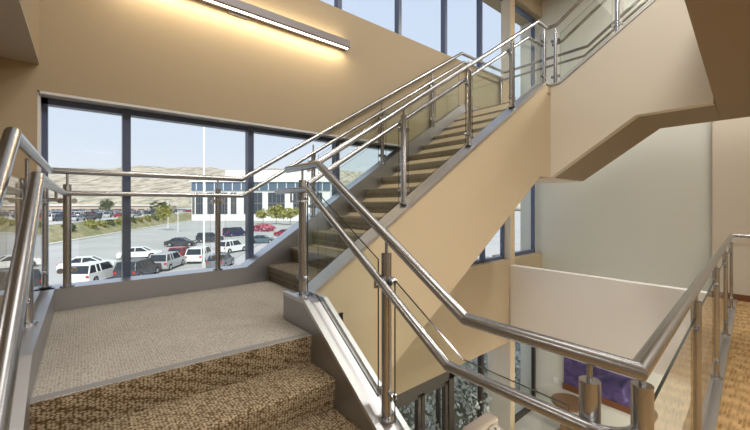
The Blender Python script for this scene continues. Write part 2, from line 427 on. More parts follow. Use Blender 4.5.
# middle flight
F = thing('stair_flight', (-3.0, 3.3, -.2), 'long carpeted flight climbing beside the window to upper landing', 'stairs')
for k in range(14):
    last = k == 13
    mesh('step', step_y(YU+T2*k, HF+R2*(k+1), R2, T2 if not last else .3, XK-.01, XI0+.02), 'flight_carpet_daylit', F)
def bot(y): return .56+.655*(y-2.79)
b = MB()
b.prism([(1.30, -.2), (1.64, -.2), (4.88, 1.93), (5.2, 1.93), (5.2, HR-.01), (5.1, HR-.01), (YU+.02, HF-.01), (1.30, HF-.01)], 'x', XW+.01, XI0)
mesh('carriage', b, 'tan_paint', F)
capz = lambda y: nose2(y)+.165
ycs = YU-(nose2(YU)+.165-.88)*T2/R2
b = MB()
b.prism([(1.30, -.2), (1.64, -.2), (4.88, 1.93), (5.335, 1.93), (5.335, HR+.115), (y_end-.045, HR+.115), (ycs, .86), (1.30, .86)], 'x', XI0+.012, XI1)
mesh('stringer_wall', b, 'tan_paint', F)['label'] = 'tan painted side wall'
yt = y_end-.02
b = MB()
b.prism([(1.29, .86), (ycs, .86), (yt-.02, HR+.115), (5.36, HR+.115), (5.36, HR+.145), (yt-.025, HR+.145), (ycs-.006, .885), (1.29, .885)], 'x', XI0, XI1+.012)
mesh('stringer_cap', b, 'steel_cap', F, bevel=.004)['label'] = 'brushed steel cap on the side wall'
b = MB()
b.prism([(1.35, HF-.05), (YU+.02, HF-.03), (y_end, HR-.2), (y_end, HR+.115), (y_end-.045, HR+.115), (ycs, .87), (1.35, .87)], 'x', XI0-.006, XI0+.012)
mesh('stringer_lining', b, 'steel_cap', F)

# upper landing
U = thing('stair_landing', (-3.0, 5.9, 1.93), 'upper stair landing high at the window corner under the clerestory', 'landing')
b = MB(); b.box(XW+.01, XI1-.003, 5.205, 6.42, 1.925, HR-.02); mesh('slab', b, 'cream_paint', U)
b = MB(); b.box(XW, XI1, y_end+.02, 6.42, HR-.02, HR); mesh('carpet', b, 'stair_carpet', U)
b = MB(); b.box(XW, XI1, 6.42, 6.47, 2.4, HR+.1); mesh('edge_trim', b, 'steel_cap', U)

# upper flight
G = thing('stair_flight', (-1.4, 5.9, 1.93), 'pale upper flight rising right from upper landing to top floor', 'stairs')
XF = -1.85
for k in range(4):
    mesh('step', step_px(XF+T1*k, HR+R1*(k+1), R1, T1, 5.34, 6.42), 'stair_carpet', G)
b = MB()
pb = [(XI1+.001, 1.93), (-1.262, 2.64), (-.9, 2.64), (-.9, 3.6), (XF+3*T1+.02, 3.6), (XF+.02, HR-.03), (XI1+.001, HR-.03)]
b.prism(pb, 'y', 5.334, 6.42); mesh('carriage', b, 'ceiling_paint', G)
b = MB(); b.prism([(-.9, 5.34), (ue(5.34)-.003, 5.34), (ue(6.42)-.003, 6.42), (-.9, 6.42)], 'z', 2.64, 3.83); mesh('top_slab', b, 'ceiling_paint', G)
x_t = -2.12
sl = .652
b = MB()
pf = [(XI1+.0005, 1.93), (-1.262, 2.635), (ue(5.34)-.003, 2.635), (ue(5.34)-.003, 4.03), (-.955, 4.03), (x_t-.02, 4.03+sl*(x_t-.02+.955)), (XI1+.0005, HR+.11)]
b.prism(pf, 'y', 5.2, 5.3395); mesh('stringer_wall', b, 'cream_paint', G)['label'] = 'pale cream side wall'
zc = 4.03+sl*(x_t-.02+.955)
b = MB()
b.prism([(XI1-.01, HR+.11), (x_t-.02, zc), (-.955, 4.03), (ue(5.2), 4.03), (ue(5.2), 4.055), (-.962, 4.055), (x_t-.03, zc+.028), (XI1-.01, HR+.142)], 'y', 5.188, 5.35)
mesh('stringer_cap', b, 'steel_cap', G)

# ------------------------------------------------------------------ railings
RR, HRAD = .0255, .0215
def post(parent, x, y, zb, zt, rail_z, ax=(1, 0), r=.026, clamps=(.16, .84), side=1, rod=True, solid=False):
    """two half-round bars with a slot; ax = direction of the railing run (the glass plane)"""
    a = Vector((ax[0], ax[1], 0)).normalized(); nrm = Vector((-a.y, a.x, 0))*side
    b = MB(); n = 9
    if solid: b.cyl((x, y, zb), (x, y, zt), r, 24)
    for sg in (() if solid else (-1, 1)):
        ring = [(x+a.x*sg*(.0022+r*sin(pi*i/n)*.94)+nrm.x*r*cos(pi*i/n), y+a.y*sg*(.0022+r*sin(pi*i/n)*.94)+nrm.y*r*cos(pi*i/n)) for i in range(n+1)]
        if sum(ring[i][0]*ring[(i+1) % len(ring)][1]-ring[(i+1) % len(ring)][0]*ring[i][1] for i in range(len(ring))) < 0: ring = ring[::-1]
        m = len(ring)
        vs = [(p[0], p[1], zb) for p in ring]+[(p[0], p[1], zt) for p in ring]
        b.add(vs, [tuple(range(m))[::-1], tuple(range(m, 2*m))])
        big = max(range(m), key=lambda i: (ring[i][0]-ring[(i+1) % m][0])**2+(ring[i][1]-ring[(i+1) % m][1])**2)
        b.add(vs, [(i, (i+1) % m, m+(i+1) % m, m+i) for i in range(m) if i != big], 0, True)
        b.add(vs, [(big, (big+1) % m, m+(big+1) % m, m+big)], 0, False)
    if not solid: b.box(x-.01, x+.01, y-.01, y+.01, zb+.02, zt-.03)
    P = mesh('post', b, 'steel', parent)
    p = MB(); p.cyl((x, y, zb), (x, y, zb+.014), r+.02, 20); mesh('base_plate', p, 'steel', P)
    if rod:
        p = MB(); p.cyl((x, y, zt-.02), (x, y, rail_z-.01), .0085, 10); mesh('support_rod', p, 'steel', P)
    for c in clamps:
        z = zb+(zt-zb)*c
        for sg in (1, -1):
            q = MB()
            cx, cy = x+a.x*sg*(r+.016), y+a.y*sg*(r+.016)
            q.cyl((cx-nrm.x*.016, cy-nrm.y*.016, z), (cx+nrm.x*.016, cy+nrm.y*.016, z), .021, 14)
            q.cyl((x+a.x*sg*.015, y+a.y*sg*.015, z), (cx, cy, z), .011, 10)
            mesh('glass_clamp', q, 'steel', P)
    return P
def panel(parent, p0, p1, b0, b1, t0, t1, th=.005, extra=None, low=()):
    """glass panel standing on the line p0-p1 with bottom heights b0,b1 and top heights t0,t1"""
    d = Vector((p1[0]-p0[0], p1[1]-p0[1], 0)).normalized(); n = Vector((-d.y, d.x, 0))*th
    b = MB()
    q = [(p0, b0)]+list(low)+[(p1, b1), (p1, t1)]
    if extra: q += extra
    q += [(p0, t0)]
    A = [(p[0]+n.x, p[1]+n.y, z) for p, z in q]; B = [(p[0]-n.x, p[1]-n.y, z) for p, z in q]; m = len(q)
    b.add(A+B, [tuple(range(m))[::-1], tuple(range(m, 2*m))], 0)
    b.add(A+B, [(i, (i+1) % m, m+(i+1) % m, m+i) for i in range(m)], 1)
    # keep face order outward
    return mesh('glass_panel', b, ['rail_glass', 'glass_edge'], parent)
def rail(parent, pts, r, name): 
    b = MB(); b.tube(pts, r, 20); return mesh(name, b, 'steel', parent)
def bracket(parent, p, q):
    b = MB(); b.tube([p, (p[0], p[1], p[2]-.05), (q[0], q[1], q[2])], .007, 8); return mesh('bracket', b, 'steel', parent)

# main railing: short flight, corner and near floor edge
Y0 = 1.212
RA = thing('railing', (-.35, 1.22, 0), 'steel and glass railing from short flight along the near floor edge', 'railing')
rail(RA, [(-2.52, Y0, 1.808), (-2.05, Y0, 1.808), (-.875, Y0, 1.066), (fe(Y0), Y0, 1.066), (fe(7.62), 7.62, 1.066), (2.5, 7.62, 1.066)], RR, 'top_rail')
arc = [(-.40+.10*sin(a), 1.265-.10*cos(a), .868) for a in [pi/2*i/6 for i in range(7)]]
rail(RA, [(-2.60, 1.165, 1.64), (-2.115, 1.165, 1.64), (-.93, 1.165, .868)]+arc+[(-.302, 1.40, .868)], HRAD, 'handrail')
post(RA, -2.275, Y0, .88, 1.715, 1.80, (1, 0))
post(RA, -1.364, Y0, nose1(-1.364)+.115, 1.285, 1.37, (1, 0))
post(RA, -.412, Y0, .0, .992, 1.06, (1, 0), r=.030, solid=True)
post(RA, fe(1.26), 1.262, .0, 1.01, 1.06, (0, 1), r=.028, solid=True)
for y in (2.70, 4.26, 5.75, 7.30):
    post(RA, fe(y), y, .022, .985, 1.06, (-.054, 1), r=.024)
c1 = lambda x: nose1(x)+.115+.05
panel(RA, (-2.20, Y0), (-1.43, Y0), .93, c1(-1.43), 1.70, 1.245, low=[((xk, Y0), .93)])
tA = 1.155
panel(RA, (-1.30, Y0), (-.475, Y0), c1(-1.30), .04, tA, .885, extra=[((-.885, Y0), .895)], low=[((-.93, Y0), .04)])
ys = [1.262, 2.70, 4.26, 5.75, 7.30]
for a, c in zip(ys[:-1], ys[1:]):
    panel(RA, (fe(a+.07), a+.07), (fe(c-.07), c-.07), .07, .07, .90, .90)
b = MB(); b.add([(fe(1.30)-.105, 1.30, 0), (fe(1.30)+.05, 1.30, 0), (fe(8.05)+.05, 8.05, 0), (fe(8.05)-.105, 8.05, 0),
                 (fe(1.30)-.105, 1.30, .022), (fe(1.30)+.05, 1.30, .022), (fe(8.05)+.05, 8.05, .022), (fe(8.05)-.105, 8.05, .022)],
                [(3, 2, 1, 0), (4, 5, 6, 7), (0, 1, 5, 4), (1, 2, 6, 5), (2, 3, 7, 6), (3, 0, 4, 7)])
mesh('base_channel', b, 'steel_cap', RA, bevel=.004)
bracket(RA, (-1.40, 1.165, 1.16), (-1.38, Y0, 1.11))
bracket(RA, (-.412, 1.165, .86), (-.412, Y0-.02, .81))
b = MB(); b.tube([(-2.36, 1.165, 1.62), (-2.36, 1.165, 1.56), (-2.2, 1.165, 1.56), (-2.2, Y0, 1.56)], .007, 8); mesh('bracket', b, 'steel', RA)

# outer railing: left of short flight, along the window and up the middle flight
XR = -3.727
RB = thing('railing', (XR, .2, .88), 'steel and glass railing along the window and up the outer stair side', 'railing')
ypk = 5.06
zT = HF+1.10
rail(RB, [(.35, -.205, .99), (-.62, -.205, .99), (-1.88, -.205, zT), (XR, -.205, zT), (XR, 1.28, zT), (XR, ypk, HR+1.03), (XR, 6.445, HR+1.03), (-2.22, 6.445, HR+1.03), (-1.0, 6.445, HR+1.82)], RR*.96, 'top_rail')
zH = HF+.925
rail(RB, [(-.30, -.12, .80), (-.36, -.12, .815), (-1.62, -.12, zH), (XR+.05, -.12, zH), (XR+.05, 1.27, zH), (XR+.05, ypk, HR+.86), (XR+.05, 6.38, HR+.86), (-2.25, 6.38, HR+.86), (-1.0, 6.38, HR+1.67)], HRAD*.95, 'handrail')
for x in (-3.80, -2.69, -1.55):
    zb = .88 if x < -2.2 else nose1(x)+.115
    post(RB, x, -.238, zb, zb+.80, zb+.92, (1, 0))
for y in (-.10, 1.04):
    post(RB, XR, y, .88, 1.70, 1.79, (0, 1))
for y in (2.13, 3.23, 4.29):
    z = kz(y)
    post(RB, XR, y, z-.005, z+.77, z+.87, (0, 1))
for y in (5.27, 6.34):
    post(RB, XR, y, HR+.14, HR+.93, HR+1.02, (0, 1))
panel(RB, (-3.73, -.238), (-2.76, -.238), .93, .93, 1.66, 1.66)
panel(RB, (-2.62, -.238), (-1.62, -.238), .93, nose1(-1.62)+.165, 1.66, nose1(-1.62)+.95, extra=[((-2.0, -.238), 1.66)])
panel(RB, (XR, -.03), (XR, .97), .93, .93, 1.62, 1.62)
panel(RB, (XR, 1.11), (XR, 2.06), .93, kz(2.06)+.04, 1.62, kz(2.06)+.72)
for a, c in ((2.20, 3.16), (3.30, 4.22), (4.36, 4.98)):
    panel(RB, (XR, a), (XR, c), kz(a)+.04, kz(c)+.04 if c < 5 else kz(c)+.0, kz(a)+.70, kz(c)+.70)
panel(RB, (XR, 5.34), (XR, 6.27), HR+.18, HR+.18, HR+.85, HR+.85)

for x in (-3.80, -2.69): bracket(RB, (x, -.12, zH-.01), (x, -.22, zH-.06))
for y in (-.10, 1.04): bracket(RB, (XR+.05, y, zH-.01), (XR+.01, y, zH-.06))
for y in (2.13, 3.23, 4.29): bracket(RB, (XR+.05, y, zH+(y-1.27)*(HR-HF-.065)/3.79-.01), (XR+.01, y, zH+(y-1.27)*(HR-HF-.065)/3.79-.06))
# inner railing: middle flight and upper flight
XC = -2.36
RC = thing('railing', (XC, 1.4, .9), 'steel and glass railing on inner side of long and upper flights', 'railing')
s1 = .637
zt0 = 2.055-s1*(1.693-1.30)
yq = 5.262
rail(RC, [(XC, 1.30, zt0), (XC, 4.97, zt0+s1*3.67), (XC, yq, zt0+s1*3.67-.005), (-2.22, yq, zt0+s1*3.67-.005), (-1.0, yq, zt0+s1*3.67+.78)], RR*.95, 'top_rail')
XH = XC-.05
rail(RC, [(XH, 1.26, 1.655), (XH, 4.80, 3.885), (XH, 5.20, 3.88)], HRAD*.95, 'handrail')
rail(RC, [(-2.30, yq+.045, 3.88), (-2.17, yq+.045, 3.89), (-.98, yq+.045, 4.66)], HRAD*.95, 'handrail')
pys = (2.31, 3.339, 4.273)
cz = lambda y: nose2(y)+.19
for y in pys:
    post(RC, XC, y, cz(y)-.015, cz(y)+.82, zt0+s1*(y-1.30), (0, 1), side=-1)
post(RC, XC, 5.18, HR+.145, HR+.90, HR+.97, (0, 1), side=-1)
post(RC, -2.235, yq, HR+.13, HR+.90, HR+.97, (1, 0))
zz = 4.03+sl*(-1.47+.955)
post(RC, -1.47, yq, zz+.02, zz+.84, zz+.93, (1, 0))
for y in pys: bracket(RC, (XH, y, 1.655+(y-1.26)*.63-.01), (XC-.01, y, 1.655+(y-1.26)*.63-.06))
gy = [1.33]+list(pys)+[5.14]
for a, c in zip(gy[:-1], gy[1:]):
    a0, c0 = a+.06, c-.06
    panel(RC, (XC, a0), (XC, c0), max(cz(a0), .92)+.045, cz(c0)+.045 if c < 5 else cz(5.0)+.03, cz(a0)+.74, cz(c0)+.74 if c < 5 else cz(5.0)+.72)
panel(RC, (-2.17, yq), (-1.53, yq), zc+.08, 4.03+sl*(-1.53+.955)+.08, zc+.74, 4.03+sl*(-1.53+.955)+.74)
panel(RC, (-1.41, yq), (-.9, yq), 4.03+sl*(-1.41+.955)+.08, 4.14, 4.03+sl*(-1.41+.955)+.74, 4.78)

# ------------------------------------------------------------------ wall light
W = thing('wall_light', (XW, 1.4, 3.53), 'long grey linear light fixture glowing on the tan wall', 'lamp')
b = MB(); b.prism([(XW, 3.545), (XW+.10, 3.545), (XW+.11, 3.56), (XW+.11, 3.645), (XW, 3.645)], 'y', .10, 2.63); mesh('housing', b, 'fixture_grey', W)
b = MB(); b.box(XW+.074, XW+.1, .12, 2.61, 3.536, 3.546); mesh('diffuser', b, 'lamp_warm', W)
b = MB(); b.box(XW, XW+.02, 1.15, 1.35, 3.52, 3.545); mesh('mounting_bracket', b, 'fixture_grey', W)

# ------------------------------------------------------------------ lower lounge
P = thing('picture', (-2.65, YB-.05, -2.42), 'large purple and blue abstract picture on the lower back wall', 'picture')
b = MB(); b.box(-3.28, -1.95, YB-.035, YB-.002, -2.40, -1.5); mesh('canvas', b, 'picture_purple', P)
b = MB(); b.box(-3.30, -1.93, YB-.06, YB-.002, -2.52, -2.395); mesh('frame', b, 'wood_base', P)
b = MB(); b.box(-3.52, -3.42, YB-.015, YB-.001, -2.50, -2.36)
tag(mesh('thermostat', b, 'plate_white', None, bevel=.004), 'small white wall control left of the purple picture', 'thermostat')
def table(name, x, y, z, r, label):
    t = thing(name, (x, y, LF), label, 'table')
    b = MB(); b.cyl((x, y, z-.04), (x, y, z), r, 28); mesh('table_top', b, 'table_brown', t, bevel=.006)
    b = MB(); b.cyl((x, y, LF+.02), (x, y, z-.04), .035, 12); mesh('stem', b, 'steel', t)
    b = MB(); b.cyl((x, y, LF), (x, y, LF+.025), r*.6, 24); mesh('base', b, 'steel', t)
table('side_table', -3.0, 7.70, -2.52, .33, 'round brown side table below the purple picture, nearer the wall')
table('side_table', -2.55, 7.05, -2.66, .34, 'lower round brown table in front of the purple picture')
# armchair by the window
A = thing('armchair', (-3.25, 5.35, LF), 'beige armchair with back to the lower window', 'armchair')
def cushion(x0, x1, y0, y1, z0, z1, r): 
    b = MB(); b.box(x0, x1, y0, y1, z0, z1); return b, r
for nm, bx in (('seat', (-3.5, -2.75, 4.99, 5.73, LF+.14, LF+.46)), ('backrest', (-3.68, -3.42, 4.97, 5.75, LF+.14, LF+.92)),
               ('arm', (-3.55, -2.78, 5.73, 5.90, LF+.10, LF+.66)), ('arm', (-3.55, -2.78, 4.82, 4.99, LF+.10, LF+.66))):
    b = MB(); b.box(*bx); mesh(nm, b, 'sofa_fabric', A, bevel=.05)
for x in (-3.5, -2.85):
    for y in (4.9, 5.8):
        b = MB(); b.cyl((x, y, LF), (x, y, LF+.12), .02, 8); mesh('leg', b, 'table_brown', A)
b = MB(); b.ball((0, 0, 0), .25, n=16, sc3=(.35, 1, .9))
o = mesh('cushion', b, 'pillow_pattern', None, origin=(0, 0, -.22)); o.location = (-3.30, 5.47, LF+.46); o.rotation_euler = (0, radians(-12), 0)
tag(o, 'black and cream patterned cushion on the beige armchair', 'cushion')

# ------------------------------------------------------------------ unseen ceiling lamps added to light the rooms
def fill_troffer(x, y, z, sx, sy, power, col, label, group, spot=False):
    t = thing('added_ceiling_light', (x, y, z), label, 'lamp', group)
    b = MB(); b.box(x-sx/2-.03, x+sx/2+.03, y-sy/2-.03, y+sy/2+.03, z-.03, z); mesh('housing', b, 'fixture_grey', t)
    b = MB(); b.box(x-sx/2, x+sx/2, y-sy/2, y+sy/2, z-.036, z-.03); mesh('diffuser', b, 'fill_diffuser', t)
    l = bpy.data.lights.new('lamp', 'AREA'); l.shape = 'RECTANGLE'; l.size = sx; l.size_y = sy; l.energy = power; l.color = col
    if spot: l.spread = radians(spot)
    o = bpy.data.objects.new('lamp', l); COL.objects.link(o); o.location = (x, y, z-.045)
    return t
WARM = (1, .925, .82); NEUT = (1, .965, .91)
fill_troffer(-2.2, 1.2, 6.3, 1.5, 1.5, 20, NEUT, 'unseen added square ceiling light over the stair well', 'stair well fill lights')
fill_troffer(-1.6, 4.2, 6.3, 1.5, 1.5, 20, NEUT, 'unseen added square ceiling light over the stair well', 'stair well fill lights')
fill_troffer(.2, 1.7, 6.3, 1.2, 1.2, 98, NEUT, 'unseen added square ceiling light over the top floor', 'top floor fill lights')
fill_troffer(.5, 3.3, 6.3, 1.2, 1.2, 98, NEUT, 'unseen added square ceiling light over the top floor', 'top floor fill lights')
fill_troffer(1.0, .2, 2.64, .6, .6, 78, WARM, 'unseen added square ceiling light over the near floor', 'near floor fill lights')
fill_troffer(1.2, 3.4, 2.64, .6, .6, 98, WARM, 'unseen added square ceiling light over the near floor', 'near floor fill lights')
fill_troffer(-.2, 7.2, 6.3, .9, .9, 210, NEUT, 'unseen added square ceiling light by the back wall', 'back fill lights')
fill_troffer(-1.8, -2.0, 2.64, .6, .6, 14, WARM, 'unseen added square ceiling light behind the short flight', 'near floor fill lights')
fill_troffer(1.2, 3.6, -.85, 1.2, 1.2, 270, NEUT, 'unseen added square ceiling light in the lower lounge', 'lower lounge fill lights')
fill_troffer(1.2, 7.2, -.85, 1.0, 1.0, 220, NEUT, 'unseen added square ceiling light in the lower lounge', 'lower lounge fill lights')
def strip(loc, rot, sx, sy, e, col):
    l = bpy.data.lights.new('lamp', 'AREA'); l.shape = 'RECTANGLE'; l.size = sx; l.size_y = sy; l.energy = e; l.color = col
    o = bpy.data.objects.new('lamp', l); COL.objects.link(o); o.location = loc; o.rotation_euler = rot
strip((XW+.085, 1.36, 3.53), (0, 0, 0), .05, 2.45, 15, (1, .82, .55))
strip((XW+.06, 1.36, 3.66), (pi, 0, 0), .06, 2.45, 5, (1, .82, .55))

# ------------------------------------------------------------------ outside
GZ = -5.3
cam_h, f_px, hz_px, TH = 1.538, 350.57, 204.6, radians(50.26)
FW = Vector((-sin(TH), cos(TH))); RT = Vector((cos(TH), sin(TH)))
def at_depth(lat, dep, z): p = FW*dep+RT*lat; return (p.x, p.y, z)
b = MB()
b.add([(-4.3, -400, GZ), (-900, -400, GZ), (-900, 600, GZ), (-4.3, 600, GZ)], [(0, 3, 2, 1)])
struct('ground_street', b, 'asphalt')
# planted bed just outside the lower windows
b = MB(); b.prism([(-4.14, GZ-.1), (-4.14, LF-.05), (-6.6, LF-.1), (-9.0, GZ-.1)], 'y', -2, 16)
struct('ground_bed', b, 'soil')
# grass bank between the road and the far lot
D = Vector((-.905, .425)); N = Vector((-.425, -.905))
base = Vector((-65.5*1.192, -4.5*1.192))
def along(t, s): p = base+D*t+N*s; return p.x, p.y
b = MB()
pr_ = [(0, GZ), (.15, GZ+.18), (.55, GZ+.18)]
def strip_mesh(rows, t0, t1, nseg, wob=0):
    m = MB(); vs = []
    for i in range(nseg+1):
        t = t0+(t1-t0)*i/nseg
        for s, z in rows: x, y = along(t, s); vs.append((x, y, z+(random.uniform(-wob, wob) if 0 < s else 0)))
    k = len(rows)
    fs = [(i*k+j, i*k+j+1, (i+1)*k+j+1, (i+1)*k+j) for i in range(nseg) for j in range(k-1)]
    return m.add(vs, fs)
struct('trim_kerb', strip_mesh([(-.2, GZ), (-.2, GZ+.3), (.5, GZ+.3), (.6, GZ)], -40, 260, 30), 'kerb')
struct('ground_bank', strip_mesh([(.5, GZ+.1), (2, GZ+1.2), (3.5, GZ+2.2), (5, GZ+2.75), (6.2, GZ+2.9)], -60, 260, 60, .12), 'verge')
struct('ground_lot', strip_mesh([(6.2, GZ+2.9), (600, GZ+2.95)], -500, 700, 4), 'lot')

# hills
m = MB(); vs = []; fs = []
import mathutils
nu, nv = 120, 26
for j in range(nv+1):
    for i in range(nu+1):
        a = radians(-75)+radians(130)*i/nu
        r = 420+900*(j/nv)
        lat, dep = r*sin(a), r*cos(a)
        x, y, _ = at_depth(lat, dep, 0)
        k = j/nv
        prof = min(1, k*1.9)**.8
        ridge = 90*cos(a)+5*mathutils.noise.noise((a*3.1, 1.7, 0))+4*mathutils.noise.noise((a*9, 5, 0))
        # ridge is higher on the left
        ridge *= (1.0-.22*max(0, min(1, (a+.45)/.6)))
        h = prof*ridge+7*mathutils.noise.noise((x*.012, y*.012, 3))*min(1, k*3)+3*mathutils.noise.noise((x*.04, y*.04, 8))*min(1, k*3)
        vs.append((x, y, GZ+1.2+h*(1.0+.25*k)))
for j in range(nv):
    for i in range(nu):
        p = j*(nu+1)+i; fs.append((p, p+1, p+nu+2, p+nu+1))
m.add(vs, fs, 0, True)
struct('ground_hills', m, 'hill')

# cars ---------------------------------------------------------------
def car_meshes(kind):
    Lh, Wd = {'sedan': (2.3, .88), 'suv': (2.3, .93), 'van': (2.45, .95), 'hatch': (2.05, .86)}[kind]
    Hs = {'sedan': (.52, .92, 1.42), 'suv': (.60, 1.05, 1.74), 'van': (.58, 1.05, 1.92), 'hatch': (.52, .95, 1.48)}[kind]
    z0, zb, zr = .24, Hs[1], Hs[2]
    if kind == 'sedan': prof = [(-Lh, .35), (-Lh, .78), (-Lh+.12, zb-.02), (-1.35, zb), (1.0, zb), (Lh-.25, .80), (Lh, .62), (Lh, .35)]; cab = [(-1.75, zb), (-.95, zr), (.35, zr), (1.15, zb)]
    elif kind == 'suv': prof = [(-Lh, .40), (-Lh, zb), (1.0, zb), (Lh-.2, .98), (Lh, .78), (Lh, .40)]; cab = [(-Lh+.04, zb), (-Lh+.35, zr), (.45, zr), (1.1, zb)]
    elif kind == 'van': prof = [(-Lh, .40), (-Lh, zb), (1.35, zb), (Lh-.15, .95), (Lh, .75), (Lh, .40)]; cab = [(-Lh+.02, zb), (-Lh+.12, zr), (.95, zr), (1.6, zb)]
    else: prof = [(-Lh, .35), (-Lh, zb), (.9, zb), (Lh-.2, .84), (Lh, .64), (Lh, .35)]; cab = [(-Lh+.05, zb), (-Lh+.5, zr), (.3, zr), (1.05, zb)]
    wheels = (-Lh+.85, Lh-.85); wr = .34
    low = [(Lh-.05, z0)]
    for wx in wheels[::-1]:
        low += [(wx+wr+.07, z0)]+[(wx+(wr+.07)*cos(a), wr+(wr+.05)*sin(a)) for a in (pi*.15, pi*.35, pi*.5, pi*.65, pi*.85)]+[(wx-wr-.07, z0)]
    low += [(-Lh+.05, z0)]
    body = MB(); body.prism(prof+low, 'y', -Wd, Wd)
    # roof and pillars
    def ring(k, inset): return None
    x0, x1, x2, x3 = [p[0] for p in cab]
    ti = Wd-.16
    def frame_quad(mb, xa, za, ya, xb, zb_, yb): pass
    roof = MB()
    roof.add([(x1-.05, -ti, zr-.05), (x2+.05, -ti, zr-.05), (x2+.05, ti, zr-.05), (x1-.05, ti, zr-.05), (x1+.05, -ti+.06, zr), (x2-.08, -ti+.06, zr), (x2-.08, ti-.06, zr), (x1+.05, ti-.06, zr)],
             [(3, 2, 1, 0), (4, 5, 6, 7), (0, 1, 5, 4), (1, 2, 6, 5), (2, 3, 7, 6), (3, 0, 4, 7)])
    for sy in (-1, 1):
        for (xa, xb) in ((x0, x1), (x3, x2), ((x0+x3)/2-.1, (x1+x2)/2-.05)):
            roof.tube([(xa, sy*(Wd-.05), zb-.02), (xb, sy*ti, zr-.04)], .055, 6)
        if kind in ('suv', 'van'): roof.tube([((x0*.6+x3*.4)-.3, sy*(Wd-.05), zb-.02), ((x1*.65+x2*.35)-.2, sy*ti, zr-.04)], .06, 6)
    gl = MB()
    gl.add([(x0+.03, -Wd+.06, zb), (x3-.03, -Wd+.06, zb), (x3-.03, Wd-.06, zb), (x0+.03, Wd-.06, zb), (x1, -ti+.01, zr-.03), (x2, -ti+.01, zr-.03), (x2, ti-.01, zr-.03), (x1, ti-.01, zr-.03)],
           [(3, 2, 1, 0), (4, 5, 6, 7), (0, 1, 5, 4), (1, 2, 6, 5), (2, 3, 7, 6), (3, 0, 4, 7)])
    wl = []
    for wx in wheels:
        for sy in (-1, 1):
            w = MB(); w.cyl((wx, sy*(Wd-.2), wr), (wx, sy*(Wd+.01), wr), wr, 16, 0); w.cyl((wx, sy*(Wd-.05), wr), (wx, sy*(Wd+.02), wr), wr*.6, 12, 1); wl.append(w)
    hl = []; tl = []
    for sy in (-1, 1):
        h = MB(); h.box(Lh-.12, Lh+.01, sy*(Wd-.2)-.17, sy*(Wd-.2)+.17, .62, .76); hl.append(h)
        h = MB(); h.box(-Lh-.01, -Lh+.06, sy*(Wd-.14)-.12, sy*(Wd-.14)+.12, .72, .90 if kind != 'van' else 1.3); tl.append(h)
    return dict(body=body, roof=roof, glass=gl, wheels=wl, heads=hl, tails=tl)
CM = {}
def rawmesh(name, mb, mats):
    me = bpy.data.meshes.new(name); me.from_pydata(mb.v, [], mb.f)
    for k in mats: me.materials.append(MATS[k])
    for p, mi, sm in zip(me.polygons, mb.m, mb.s): p.material_index = mi; p.use_smooth = sm
    return me
for kd in ('sedan', 'suv', 'van', 'hatch'):
    c = car_meshes(kd)
    CM[kd] = [('body', rawmesh('body', c['body'], ['car_white'])), ('roof', rawmesh('roof', c['roof'], ['car_white'])), ('window_glass', rawmesh('window_glass', c['glass'], ['car_glass']))]
    CM[kd] += [('wheel', rawmesh('wheel', w, ['tyre', 'hub'])) for w in c['wheels']]
    CM[kd] += [('headlight', rawmesh('headlight', w, ['lamp_clear'])) for w in c['heads']]
    CM[kd] += [('tail_light', rawmesh('tail_light', w, ['tail_red'])) for w in c['tails']]
    far = MB()
    for key, mi in (('body', 0), ('roof', 0), ('glass', 1)): far.add(c[key].v, c[key].f, mi)
    for w in c['wheels']: far.add(w.v, w.f, 2)
    CM[kd+'_far'] = far
def car(kind, colour, loc, rz, label):
    t = thing('car', loc, label, 'car', None, rz)
    for nm, me in CM[kind]:
        o = bpy.data.objects.new(nm, me); COL.objects.link(o); o.parent = t
        if nm in ('body', 'roof'):
            o.material_slots[0].link = 'OBJECT'; o.material_slots[0].material = MATS['car_'+colour]
        if nm == 'body':
            bv = o.modifiers.new('bevel', 'BEVEL'); bv.width = .07; bv.segments = 2; bv.limit_method = 'ANGLE'; bv.angle_limit = radians(40)
    return t
def gp(u, v, z=GZ):
    dep = (cam_h-z)*f_px/(v-hz_px); return at_depth((u-375)/f_px*dep, dep, z)
VW = math.atan2(FW.y, FW.x)                # view direction
def face(deg): return VW-pi/2+radians(deg)   # 0: nose to the right in view, 90: nose away
NEAR = [
 ('sedan', 'white', (88, 270), 30, 'white sedan side-on on the road behind the left window post'),
 ('suv', 'white', (96, 281), 96, 'white wagon nearest the window, seen over the left kerb'),
 ('sedan', 'white', (140, 258), 22, 'white sedan just right of the left window mullion on the road'),
 ('suv', 'dark', (139, 277), 96, 'dark grey wagon nose-in at the front of the parking row'),
 ('suv', 'silver', (168, 268), 96, 'silver estate car between the dark wagon and the red car'),
 ('hatch', 'red', (181, 258), 97, 'dark red car parked between silver and white cars'),
 ('suv', 'white', (201, 261), 96, 'white sport utility car beside the white flag pole'),
 ('sedan', 'dark', (181, 246), 16, 'dark saloon driving on the road behind the red car'),
 ('suv', 'dark', (210, 242), 24, 'dark sport utility car behind the white pole'),
 ('suv', 'white', (232, 252), 70, 'white sport utility car right of the window landing post'),
 ('van', 'navy', (235, 236), 60, 'navy blue van behind the white sport utility car'),
 ('sedan', 'teal', (262, 243), 12, 'grey green saloon right of the window mullion by pink shrub'),
 ('hatch', 'red', (284, 236), 170, 'dark red car beyond the grey green saloon'),
 ('sedan', 'white', (8, 262), 25, 'white sedan at the far left beyond the stair tube rails'),
 ('hatch', 'grey', (221, 267), 96, 'grey car low behind the window kerb beside the landing post'),
]
for k, c, uv, a, lb in NEAR: car(k, c, gp(*uv), face(a), lb)
farm = {}
